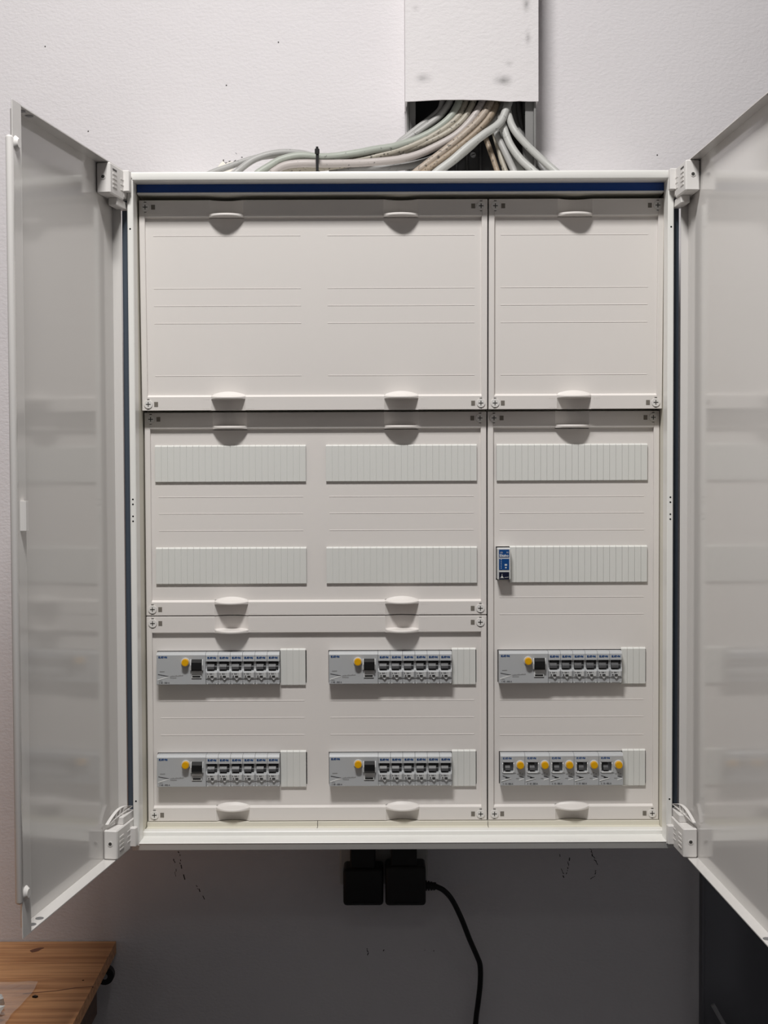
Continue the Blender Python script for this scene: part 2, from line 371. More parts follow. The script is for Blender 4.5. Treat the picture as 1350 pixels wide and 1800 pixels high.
def cover(label, x0, x1, z0, z1, Y, tilt, scoops, ridges, holes):
    H = z1 - z0; hs = .0248
    b = MB()
    b.box(x0, x0 + BORD, 0, .012, 0, H, .0006); b.box(x1 - BORD, x1, 0, .012, 0, H, .0006)
    cuts = [x0 + BORD] + [v for s in scoops for v in (s - hs, s + hs)] + [x1 - BORD]
    for a, c in zip(cuts[::2], cuts[1::2]):
        b.prism([(.012, 0), (0.0006, 0), (0, .0006), (0, SB), (FD, SB + .0028), (.012, SB + .0028)], a, c)
        b.prism([(.012, H), (0.0006, H), (0, H - .0006), (0, H - ST), (FD, H - ST - .0022), (.012, H - ST - .0022)], a, c)
        for q in (c - .004, c - .0075, c - .011) if c < x1 - BORD else ():
            for zz in (.003, SB - .003, H - .003, H - ST + .003): b.box(q, q + .0008, -.0004, .001, zz - .0006, zz + .0006)
        for q in (a + .004, a + .0075, a + .011) if a > x0 + BORD + .001 else ():
            for zz in (.003, SB - .003, H - .003, H - ST + .003): b.box(q, q + .0008, -.0004, .001, zz - .0006, zz + .0006)
    plate(b, x0 + BORD, x1 - BORD, SB + .001, H - ST - .001, FD, [(h[0], h[1], h[2] - z0, h[3] - z0) for h in holes])
    for (a, c, z) in ridges: b.prism([(FD + .0005, z - z0 - .0010), (FD - .0005, z - z0), (FD + .0005, z - z0 + .0010)], a, c)
    o = b.build('cover_panel', 'cover', cab, OFF + Vector((0, Y, z0))); o.rotation_euler = (tilt, 0, 0); lab(o, label)
    # moulded finger grips
    for s in scoops:
        for top in (False, True):
            b = MB(); N = 16; rows = []
            for i in range(N + 1):
                t = -1 + 2 * i / N; c = (1 - t * t); x = s + hs * t
                pr = [(.013, 0), (.0105 * c, 0), (.0105 * c, .0150), (.0060 * c, .0162), (-.0142 * c ** .9, .0168), (-.0155 * c ** .9, .0178), (-.0155 * c ** .9, .0192), (-.0140 * c ** .9, .0202),
                      (FD - .004 * c, SB + .0018 + .002 * c), (FD, SB + .0028 + .005 * c), (.013, SB + .0028 + .005 * c)]
                if top: pr = [(y, H - z * ST / SB) for y, z in pr[:-3]] + [(FD, H - ST - .0012), (FD, H - ST - .0022), (.013, H - ST - .0022)]
                rows.append([(x, y, z) for y, z in pr])
            n = len(rows[0])
            b.add([v for r in rows for v in r], [(i * n + k, i * n + (k + 1) % n, (i + 1) * n + (k + 1) % n, (i + 1) * n + k) for i in range(N) for k in range(n)], False)
            b.build('finger_grip', 'cover', o)
    # corner screws and their slots
    for sx in (0, 1):
        for sz in (0, 1):
            x = x0 + .0092 if sx == 0 else x1 - .0092; z = .0093 if sz == 0 else H - .0098; d = 1 if sx == 0 else -1
            b = MB(); b.cyl((x, .001, z), (0, -1, 0), .0064, .0022, 20, .0060)
            b.mi = 1; b.box(x - .0034, x + .0034, -.00145, -.001, z - .0006, z + .0006); b.box(x - .0006, x + .0006, -.00145, -.001, z - .0034, z + .0034)
            b.box(x - .0018, x + .0018, -.0003, .001, z + .0066, z + .0076); b.box(x - .0015, x + .0015, -.0003, .001, z - .0074, z - .0066)
            b.build('screw', ['hinge', 'screw_slot'], o)
            xa, xb = sorted((x + d * .0085, x + d * .0140))
            b = MB(); b.box(xa, xb, -.0004, .001, z - .0034, z + .0034)
            b.build('screw_slot', 'slot', o)
    return o
def rid(fields, zs): return [(XC[f] - .1060, XC[f] + .1060, z) for z in zs for f in fields]
BW, BH = .1103, .0272       # half size of a full blanking strip
ROWZ = (1.5550, 1.4052, 1.2556, 1.1048)
TILT = math.atan((.050 - .0385) / .301)
MOD = .01800
DEVZ = (0, 0, 1.2322, 1.0815)
X3 = {0: -.3335, 1: -.0815, 2: .1674}; X4 = {0: -.3343, 1: -.0817, 2: .1694}
def dev_hole(f, r):
    x = (X3 if r == 2 else X4)[f]
    return (x - .0012, XC[f] + BW - .0008, DEVZ[r] - .0006, DEVZ[r] + .0478)
cA = cover('wide top left blank cover with four finger grips', -.3495, .1500, 1.632, 1.9325, .0500, TILT, XC[:2], rid((0, 1), (1.8823, 1.8073, 1.7824, 1.7574, 1.682)), [])
cB = cover('narrow top right blank cover with two finger grips', .1520, .4030, 1.632, 1.9325, .0500, TILT, XC[2:], rid((2,), (1.8823, 1.8073, 1.7824, 1.7574, 1.682)), [])
cC = cover('wide middle left cover with four blanking strips', -.3495, .1500, 1.3324, 1.6300, .0680, 0, XC[:2], rid((0, 1), (1.5062, 1.4818, 1.4568)), [])
cD = cover('wide bottom left cover with four breaker rows', -.3495, .1500, 1.0282, 1.3310, .0680, 0, XC[:2], rid((0, 1), (1.2056, 1.1804, 1.1551)), [dev_hole(0, 2), dev_hole(1, 2), dev_hole(0, 3), dev_hole(1, 3)])
rel_hole = (.1640, .1860, 1.3825, 1.4320)
cE = cover('tall right cover with blue relay and two breaker rows', .1520, .4030, 1.0282, 1.6300, .0680, 0, XC[2:], rid((2,), (1.5052, 1.4811, 1.456, 1.3573, 1.3322, 1.2056, 1.1804, 1.1535)), [dev_hole(2, 2), dev_hole(2, 3), rel_hole])
def blank(parent, x0, x1, zc, hh=BH):
    """clip-in blanking strip, scored at every half module, bevelled top and bottom edge"""
    b = MB(); n = max(2, round((x1 - x0) / .0092)); W = (x1 - x0) / n; pts = []
    z0, z1 = zc - hh, zc + hh
    for i in range(n):
        a, c = x0 + i * W, x0 + (i + 1) * W
        e = .00018 if 0 < i else 0; g = .00018 if i < n - 1 else 0
        b.prism([(.0034, z0), (.0012, z0), (0, z0 + .0012), (0, z1 - .0020), (.0024, z1), (.0034, z1)], a + e, c - g)
    b.box(x0, x1, .0008, .0036, z0 + .0014, z1 - .003)
    o = b.build('blanking_strip', 'blank', parent)
    o.location = (0, FD - .0032, -(parent.location.z - OFF.z)); return o
for par, f in ((cC, 0), (cC, 1), (cE, 2)):
    blank(par, XC[f] - BW, XC[f] + BW, ROWZ[0])
for par, f in ((cC, 0), (cC, 1)): blank(par, XC[f] - BW, XC[f] + BW, ROWZ[1])
blank(cE, .1842, XC[2] + BW, ROWZ[1] + .0005)
for f, par in ((0, cD), (1, cD), (2, cE)):
    for r in (2, 3):
        x = (X3 if r == 2 else X4)[f] + 10 * MOD
        blank(par, x + .0004, XC[f] + BW - .0022, ROWZ[r])

# --- doors --------------------------------------------------------
def door(label, origin, ang, m, W, d, lap):
    """folded sheet: x runs from the hinge to the free edge, m*y to the inside"""
    Z0, Z1 = 1.0075 - FZ0, 1.966 - FZ0
    def bx(b, s0, s1, n0, n1, z0, z1, bev=0, seg=1):
        y0, y1 = sorted((m * n0, m * n1)); b.box(s0, s1, y0, y1, z0, z1, bev, seg)
    b = MB()
    We = W - .014 if lap else W
    bx(b, 0, We, -.0014, 0, Z0, Z1)
    for z in (Z1 - .0014, Z0): b.prism_z([(0, 0), (We, 0), (W, m * d), (0, m * d)], z, z + .0014)
    bx(b, 0, .0014, 0, d * .72, Z0 + .002, Z1 - .002)
    if lap: b.prism_z([(We, 0), (We, -m * .0014), (W, m * (d - .0014)), (W - .001, m * d)], Z0, Z1)
    else: bx(b, W - .0014, W, 0, d, Z0, Z1)
    o = b.build('door', 'doorpaint', cab, OFF + Vector((origin[0], origin[1], FZ0))); o.rotation_euler = (0, 0, ang); lab(o, label)
    # weld marks on the folded edges near the free corner
    for s in (W - .022, W - .044):
        for z, dz in ((Z0 + .0014, 1), (Z1 - .0014, -1)):
            q = MB(); q.cyl((s, m * d * .55, z), (0, 0, dz), .0050, .0005, 10); q.build('weld_mark', 'steel', o)
    return o, bx
ThL = R(8.43); WL = .355; dL = .0175
nL = Vector((math.cos(ThL), -math.sin(ThL), 0)); oL = Vector((-.3625, 0, 0)) - nL * dL
doorL, bxL = door('left cabinet door swung open, seen from inside', oL, math.atan2(-math.cos(ThL), -math.sin(ThL)), 1, WL, dL, True)
b = MB(); bxL(b, WL - .001, WL + .0232, dL - .0014, dL, 1.0072 - FZ0, 1.9668 - FZ0, .0004); b.build('lap_strip', 'doorpaint', doorL)
b = MB(); bxL(b, WL + .0190, WL + .0290, dL - .0072, dL + .0006, 1.048 - FZ0, 1.9262 - FZ0, .0034, 3); b.build('lap_lip', 'doorpaint', doorL)
for z in (1.9188, 1.0581):
    b = MB(); b.cyl((WL + .0135, dL, z - FZ0), (0, 1, 0), .0088, .0040, 18, .0052); b.build('rubber_buffer', 'hinge', doorL)
b = MB(); b.prism_z([(WL + .004, dL), (WL + .016, dL), (WL + .013, dL + .006), (WL + .006, dL + .006)], 1.478 - FZ0, 1.512 - FZ0); b.build('latch_clip', 'hinge', doorL)
ThR = R(2.2); WR = .432; dR = .0140
oR = Vector((.4145, 0, 0)) + Vector((math.cos(ThR), math.sin(ThR), 0)) * dR
doorR, bxR = door('right cabinet door swung open, seen from inside', oR, math.atan2(-math.cos(ThR), math.sin(ThR)), -1, WR, dR, False)
b = MB(); bxR(b, .398, .431, .001, .0125, 1.0624 - FZ0, 1.9148 - FZ0, .006, 3); b.build('stiffener', 'doorpaint', doorR)
for z in (1.5846, 1.3982):
    b = MB(); y = -.0125; b.cyl((.4045, y, z - FZ0), (0, -1, 0), .0022, .0006, 10); b.build('pin_hole', 'hole', doorR)
# hinges: a moulded block with a pin, ribs and an arm, at the frame corners
def hinge(dr, m, d, top):
    def bx(b, s0, s1, n0, n1, z0, z1, bev=0):
        y0, y1 = sorted((m * n0, m * n1)); b.box(s0, s1, y0, y1, z0, z1, bev)
    zb, zt = (1.9225, 1.9640) if top else (1.0095, 1.0500)
    zb -= FZ0; zt -= FZ0
    b = MB()
    bx(b, .0105, .066, .001, .0205, zb, zt, .0016)
    bx(b, -.012, .0115, .006, .0205, zb + .004, zt, .0012)
    bx(b, .0020, .0125, .006, .0285, zb + (.012 if top else .0035), zt - (0 if top else .010), .0010)
    lo = zb - .0105 if top else zt
    bx(b, -.010, .034, .006, .0185, lo, lo + .011, .001)
    for k in range(4):
        z = zb + .010 + k * .0058; bx(b, .040, .056, .0203, .0213, z, z + .0022)
    for k in range(3):
        z = zb + .012 + k * .0075; bx(b, .004, .024, .0203, .0210, z, z + .0014)
    b.mi = 1; z = zb + (.033 if top else .009); bx(b, .040, .056, .0203, .0209, z, z + .0022); b.mi = 0
    b.cyl((.0661, m * .0105, zb + .022), (1, 0, 0), .0036, .0006, 14); b.mi = 1; b.cyl((.0665, m * .0105, zb + .022), (1, 0, 0), .0024, .0004, 12)
    b.build('hinge_block', ['hinge', 'screw_slot'], dr)
    if not top:   # sprung leaf standing on the lower block
        b = MB(); N = 12
        for amp, th in ((.0095, .0008), (.0005, .0010)):
            pv = None
            for i in range(N + 1):
                t = i / N; s = -.004 + .068 * t; n = .019 - .012 * t; z = zt + .0165 + amp * math.sin(math.pi * t) - .010 * t
                cur = [(s, m * (n - .0045), z), (s, m * n, z), (s, m * n, z + th), (s, m * (n - .0045), z + th)]
                if pv: b.add(pv + cur, [(0, 1, 5, 4), (1, 2, 6, 5), (2, 3, 7, 6), (3, 0, 4, 7)])
                pv = cur
        for t in (.35, .5, .65):
            s = -.004 + .068 * t; n = .0188 - .012 * t; z = zt + .0165 - .010 * t; bx(b, s, s + .0014, n - .004, n, z + .001, z + .008)
        bx(b, .020, .026, .008, .014, zt, zt + .014)
        b.build('spring_leaf', 'hinge', dr)
for dr, m, d in ((doorL, 1, dL), (doorR, -1, dR)):
    for top in (True, False): hinge(dr, m, d, top)

# ------------------------------------------------------------------ modular devices
FY = .058        # front of the devices
def logo_mesh():
    b = MB(); k = .0124 / 3.75; h = .0029; y = -.00025; w = .00075
    def st(p, q, ww=w): b.stroke((p[0] * k, p[1] * h), (q[0] * k, q[1] * h), ww, y)
    st((.12, 0), (.12, 1), .0010); st((0, .9), (.8, .9), .0006); st((.1, .5), (.7, .5), .0006); st((0, .1), (.8, .1), .0006)
    st((.95, 0), (1.35, 1)); st((1.35, 1), (1.7, 0)); st((1.05, .2), (1.6, .2), .0005)
    st((1.55, .88), (2.3, .88), .0007); st((1.98, 0), (1.9, 1), .0009)
    b.cyl((2.45 * k, y + .0003, .5 * h), (0, -1, 0), .0006, .0003, 8)
    st((2.85, 0), (2.85, 1), .0010); st((2.85, 1), (3.6, 0), .0010); st((3.6, 0), (3.6, 1), .0010)
    return b.mesh('maker_logo', 'logo')
LOGO = logo_mesh()
MW = MOD - .0004
def mcb_housing():
    prof = [(.034, -.0003), (.0030, -.0003), (.0018, .0009), (.0014, .0082), (.0004, .0086), (-.0012, .0178), (-.0002, .0200), (.0085, .0208), (.0092, .0325), (.0010, .0336), (-.0008, .0342),
            (-.0002, .0430), (.0030, .0466), (.034, .0466)]
    b = MB(); b.prism(prof, 0, MW)
    for x in (0, MW - .0014):   # cheeks beside the toggle
        b.prism([(.0085, .0200), (-.0006, .0195), (.0014, .0230), (.0020, .0270), (.0014, .0310), (-.0004, .0345), (.0092, .0340)], x, x + .0014)
    b.mi = 1
    b.prism([(.0010, .0104), (-.0009, .0104), (-.0016, .0178), (.0010, .0190)], .0022, MW - .0016)
    b.prism_y([(.0062, .0095), (.0092, .0066), (.0122, .0095)], -.0008, .002)   # pointed tongue under the window
    for x in (.0014, MW - .0026): b.box(x, x + .0013, .0008, .003, .0003, .0016)
    b.mi = 2; b.box(.0001, MW - .0001, .00125, .003, .0083, .0089)
    return b.mesh('housing', ['device', 'device_l', 'ink'])
HOUS = mcb_housing()
TOG = MB().prism([(.0086, .0318), (.0040, .0322), (-.0012, .0262), (-.0020, .0225), (.0030, .0216), (.0086, .0214)], .0020, MW - .0052).prism([(.0086, .0316), (.0050, .0316), (.0022, .0255), (.0040, .0214), (.0086, .0214)], MW - .0050, MW - .0018).mesh('toggle', 'toggle')
WIN = MB().box(.0068, .0113, -.0022, -.0008, .0114, .0130).mesh('indicator_window', 'black')
def mcb_print():
    b = MB()
    for (x0, x1, z) in ((.0026, .0036, .0158), (.0056, .0066, .0160), (.0072, .0082, .0158), (.0086, .0096, .0159), (.0112, .0117, .0160), (.0032, .0050, .0124)): b.box(x0, x1, -.0017, -.001, z - .0008, z + .0009)
    b.stroke((.0066, .0150), (.0062, .0170), .0005, -.0017)
    return b.mesh('printed_rating', 'ink')
PRT = mcb_print()
def breaker(x, z, label, grp):
    t = thing('circuit_breaker', label, 'circuit breaker', (x, FY, z), grp)
    link('housing', HOUS, t); link('toggle', TOG, t); link('indicator_window', WIN, t); link('printed_rating', PRT, t)
    link('maker_logo', LOGO, t, (.0026, -.0006, .0378))
    return t
def button(b, x, z, y=0.0):
    b.mi = 0; b.cyl((x, y + .001, z), (0, -1, 0), .0066, .0030, 22, .0062)
    return b
BUT_C = MB().cyl((0, .001, 0), (0, -1, 0), .0068, .0028, 22, .0063).mesh('button_collar', 'device_l')
BUT = MB().cyl((0, -.001, 0), (0, -1, 0), .0054, .0062, 22, .0050).cyl((0, -.0072, 0), (0, -1, 0), .0042, .0003, 18).mesh('test_button', 'yellow')
T003 = text_mesh('40 - 003 A', .0030, 'ink')
def rcd_body():
    Wd = 4 * MOD - .0004
    b = MB(); b.prism([(.034, 0), (.0006, 0), (0, .0006), (0, .0432), (.0030, .0466), (.034, .0466)], 0, Wd)
    b.mi = 1
    for x in (.0502, .0674): b.prism([(.001, .0200), (-.0030, .0215), (-.0042, .0290), (-.0018, .0366), (.001, .0372)], x - .0007, x + .0009)
    b.box(.0512, .0668, -.0008, .001, .0152, .0205); b.box(.0510, .0656, -.0012, .001, .0092, .0150, .0005)
    b.mi = 2; b.box(.0512, .0656, -.0005, .001, .0083, .0090)
    return b.mesh('housing', ['device', 'device_l', 'ink'])
RCDB = rcd_body()
RT = MB().prism([(.001, .0372), (-.0010, .0372), (-.0060, .0330), (-.0070, .0240), (-.0052, .0206), (.001, .0206)], .0514, .0668).mesh('toggle', 'black')
RW = MB().box(.0524, .0642, -.0017, -.0008, .0111, .0131).mesh('indicator_window', 'black')
def rcd_marks():
    b = MB(); b.stroke((.0020, .0152), (.0175, .0122), .0009, -.0003); b.mi = 1; b.stroke((.0012, .0068), (.0175, .0118), .0010, -.0003); b.mi = 2  # embossed V: its shaded and lit edges painted as dark and white strokes
    b.stroke((.0045, .0192), (.0118, .0194), .0007, -.0003); b.stroke((.0035, .0058), (.0085, .0056), .0004, -.0003)
    b.box(.0036, .0046, -.0003, .0002, .0018, .0040)
    for i in range(11):
        x = .0195 + i * .0018; b.box(x, x + .0011, -.0003, .0002, .0116 + i * .00012, .0126 + (i % 3) * .0003 + i * .00012)
    for i in range(5):
        x = .0198 + i * .0019; b.box(x, x + .0012, -.0003, .0002, .0094, .0105)
    return b.mesh('printed_diagram', ['ink', 'white_ink', 'rail'])
RP = rcd_marks()
def rcd(x, z, label, grp):
    t = thing('residual_current_breaker', label, 'circuit breaker', (x, FY, z), grp)
    link('housing', RCDB, t); link('toggle', RT, t); link('indicator_window', RW, t); link('printed_diagram', RP, t)
    bt = link('test_button', BUT, t, (.0424, 0, .0330)); link('button_collar', BUT_C, bt)
    link('maker_logo', LOGO, t, (.0030, 0, .0388)); link('printed_rating', T003, t, (.0058, -.0002, .0018))
    return t
def combo_body():
    Wd = 2 * MOD - .0004
    b = MB()
    b.prism([(.034, 0), (.0006, 0), (0, .0006), (0, .0432), (.0030, .0466), (.034, .0466)], 0, .0030)
    b.prism([(.034, 0), (.0006, 0), (0, .0006), (0, .0432), (.0030, .0466), (.034, .0466)], .0192, Wd)
    b.prism([(.034, 0), (.0006, 0), (0, .0006), (-.0004, .0180), (-.0008, .0200), (.0085, .0208), (.0092, .0330), (.0010, .0342), (-.0004, .0348), (0, .0432), (.0030, .0466), (.034, .0466)], .0030, .0192)
    b.mi = 1
    for x in (.0026, .0188): b.prism([(.001, .0190), (-.0018, .0200), (-.0006, .0260), (-.0014, .0320), (.001, .0350)], x, x + .0010)
    b.box(.0038, .0184, -.0016, .0005, .0186, .0203, .0004)
    return b.mesh('housing', ['device', 'device_l'])
CB = combo_body()
CT = MB().prism([(.0086, .0318), (.0045, .0322), (.0005, .0262), (-.0006, .0228), (.0030, .0216), (.0086, .0214)], .0068, .0140).mesh('toggle', 'toggle')
def combo_marks():
    b = MB(); b.stroke((.0030, .0152), (.0095, .0128), .0006, -.0012); b.mi = 3; b.prism_y([(.0072, .0112), (.0150, .0112), (.0125, .0122), (.0072, .0128)], -.0006, .0003)
    b.mi = 1; b.stroke((.0010, .0068), (.0152, .0110), .0010, -.0008); b.stroke((.0272, .0080), (.0345, .0104), .0010, -.0003)  # white V strokes: painted highlight as on the wide breaker
    b.mi = 0; b.stroke((.0275, .0135), (.0345, .0118), .0007, -.0003); b.mi = 2; b.stroke((.0226, .0106), (.0268, .0106), .0006, -.0003)
    for i in range(4): b.box(.0205 + i * .0035, .0226 + i * .0035, -.0003, .0002, .0180 - (i % 2) * .0016, .0190 - (i % 2) * .0016)
    b.box(.0034, .0044, -.0004, .0002, .0018, .0042)
    return b.mesh('printed_diagram', ['ink', 'white_ink', 'rail', 'black'])
CP = combo_marks()
T10 = text_mesh('10 - 003 A', .0028, 'ink')
def combo(x, z, label, grp):
    t = thing('combined_breaker', label, 'circuit breaker', (x, FY, z), grp)
    link('housing', CB, t); link('toggle', CT, t); link('printed_diagram', CP, t)
    bt = link('test_button', BUT, t, (.0287, 0, .0308)); link('button_collar', BUT_C, bt)
    link('maker_logo', LOGO, t, (.0036, 0, .0388)); link('printed_rating', T10, t, (.0062, -.0005, .0020))
    return t
ORD = ('first', 'second', 'third', 'fourth', 'fifth', 'sixth')
ROWN = {(0, 2): 'upper left breaker row', (1, 2): 'upper middle breaker row', (0, 3): 'lower left breaker row', (1, 3): 'lower middle breaker row', (2, 2): 'upper right breaker row'}
for (f, r), nm in ROWN.items():
    x = (X3 if r == 2 else X4)[f]; z = DEVZ[r]
    rcd(x, z, f'wide grey breaker with yellow button and black toggle in the {nm}', 'residual current breakers')
    for i in range(6):
        breaker(x + (4 + i) * MOD, z, f'{ORD[i]} narrow grey circuit breaker from the left in the {nm}', 'narrow circuit breakers')
for i in range(5):
    combo(X4[2] + 2 * i * MOD, DEVZ[3], f'{ORD[i]} grey breaker with yellow test button from the left in the lower right row', 'breakers with yellow buttons')
# blue relay beside the blanking strip
t = thing('relay_module', 'slim relay with a blue front beside the right blanking strip', 'relay', (.1652, FY, 1.3842))
b = MB(); b.box(0, .0190, 0, .030, 0, .0462, .0008); b.box(0, .0020, -.0012, .004, .001, .0452, .0004); b.box(.0172, .0190, -.0012, .004, .001, .0452, .0004); b.build('housing', 'device_l', t)
b = MB(); b.box(.0024, .0170, -.0006, .001, .0330, .0440); b.box(.0024, .0170, -.0006, .001, .0146, .0306); b.build('blue_label', 'relay_blue', t)
b = MB(); b.box(.0024, .0170, -.0006, .001, .0004, .0112); b.build('dark_label', 'relay_navy', t)
b = MB()
for (x0, x1, z0, z1) in ((.004, .008, .0390, .0394), (.004, .0075, .0404, .0408), (.013, .016, .0390, .0394), (.013, .016, .0404, .0408), (.0105, .0140, .0205, .0230), (.0110, .0134, .0168, .0186)): b.box(x0, x1, -.0008, 0, z0, z1)
for i in range(5): b.box(.0048, .0060, -.0008, 0, .0166 + i * .0030, .0176 + i * .0030)
b.stroke((.0066, .0050), (.0066, .0086), .0006, -.0008); b.cyl((.0066, 0, .0040), (0, -1, 0), .0015, .0009, 10); b.stroke((.0035, .0028), (.0095, .0028), .0005, -.0008); b.stroke((.0105, .0032), (.0160, .0038), .0005, -.0008)
b.build('printed_marks', 'device_l', t)
link('maker_name', text_mesh('Eltako', .0052, 'white_ink'), t, (.0030, -.0007, .0338))

# ------------------------------------------------------------------ cable trunking and cables
TX0, TX1, TZ = .0343, .2338, 2.0972
tr = thing('cable_trunking', 'wide painted cable trunking coming down the wall above the cabinet', 'cable trunking', ((TX0 + TX1) / 2, WY, 1.967))
TO = Vector((-(TX0 + TX1) / 2, -WY, -1.967))
b = MB(); N = 14; prof = []
for i in range(N + 1):
    t_ = i / N; prof.append((TX0 + (TX1 - TX0) * t_, TZ - .001 + .0035 * math.sin(math.pi * min(1, t_ * 1.3)) * (1 - .4 * t_) + random.uniform(-.0005, .0005)))
b.prism_y(prof + [(TX1, CEIL), (TX0, CEIL)], .1345, .1375)
b.box(TX0, TX0 + .003, .1375, WY, TZ, CEIL); b.box(TX1 - .003, TX1, .1375, WY, TZ, CEIL)
o = b.build('trunking_cover', 'duct', tr, TO)
blobs(M['duct'], [(.1810, .135, 2.127, .021, .013, .9), (.062, .135, 2.131, .020, .012, .55), (.216, .135, 2.24, .010, .022, .6), (.218, .135, 2.19, .008, .02, .5), (.19, .135, 2.152, .012, .008, .3), (.05, .135, 2.235, .01, .01, .25)], (120, 118, 118))
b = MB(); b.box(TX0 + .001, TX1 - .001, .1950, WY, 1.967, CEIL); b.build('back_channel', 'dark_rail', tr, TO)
for x0, x1, xi in ((TX0 + .0025, TX0 + .0060, TX0 + .0165), (TX1 - .0060, TX1 - .0025, TX1 - .0185)):
    b = MB(); yr = .166 if x0 < .1 else .143; b.box(x0, x1, yr, .1955, 1.967, TZ + .05, .0008); a, c = sorted((x1 if xi > x1 else x0, xi)); b.box(a, c, yr + .004, yr + .0075, 1.967, TZ + .05, .0006)
    b.build('side_rail', 'rail', tr, TO)
b = MB(); b.box(.0357, .0366, .172, WY, 1.967, TZ, 0); b.build('painted_flank', 'duct', tr, TO)
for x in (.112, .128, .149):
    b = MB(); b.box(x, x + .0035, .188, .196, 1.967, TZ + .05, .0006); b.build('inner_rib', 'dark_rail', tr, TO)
for x, z in ((.1395, 2.030), (.1395, 1.998), (.1395, 2.065)):
    b = MB(); b.cyl((x, .196, z), (0, -1, 0), .0048, .004, 14, .0042); b.mi = 1; b.stroke((x - .003, z - .001), (x + .003, z + .001), .0010, .1917, .0006); b.build('screw', ['steel', 'hole'], tr, TO)
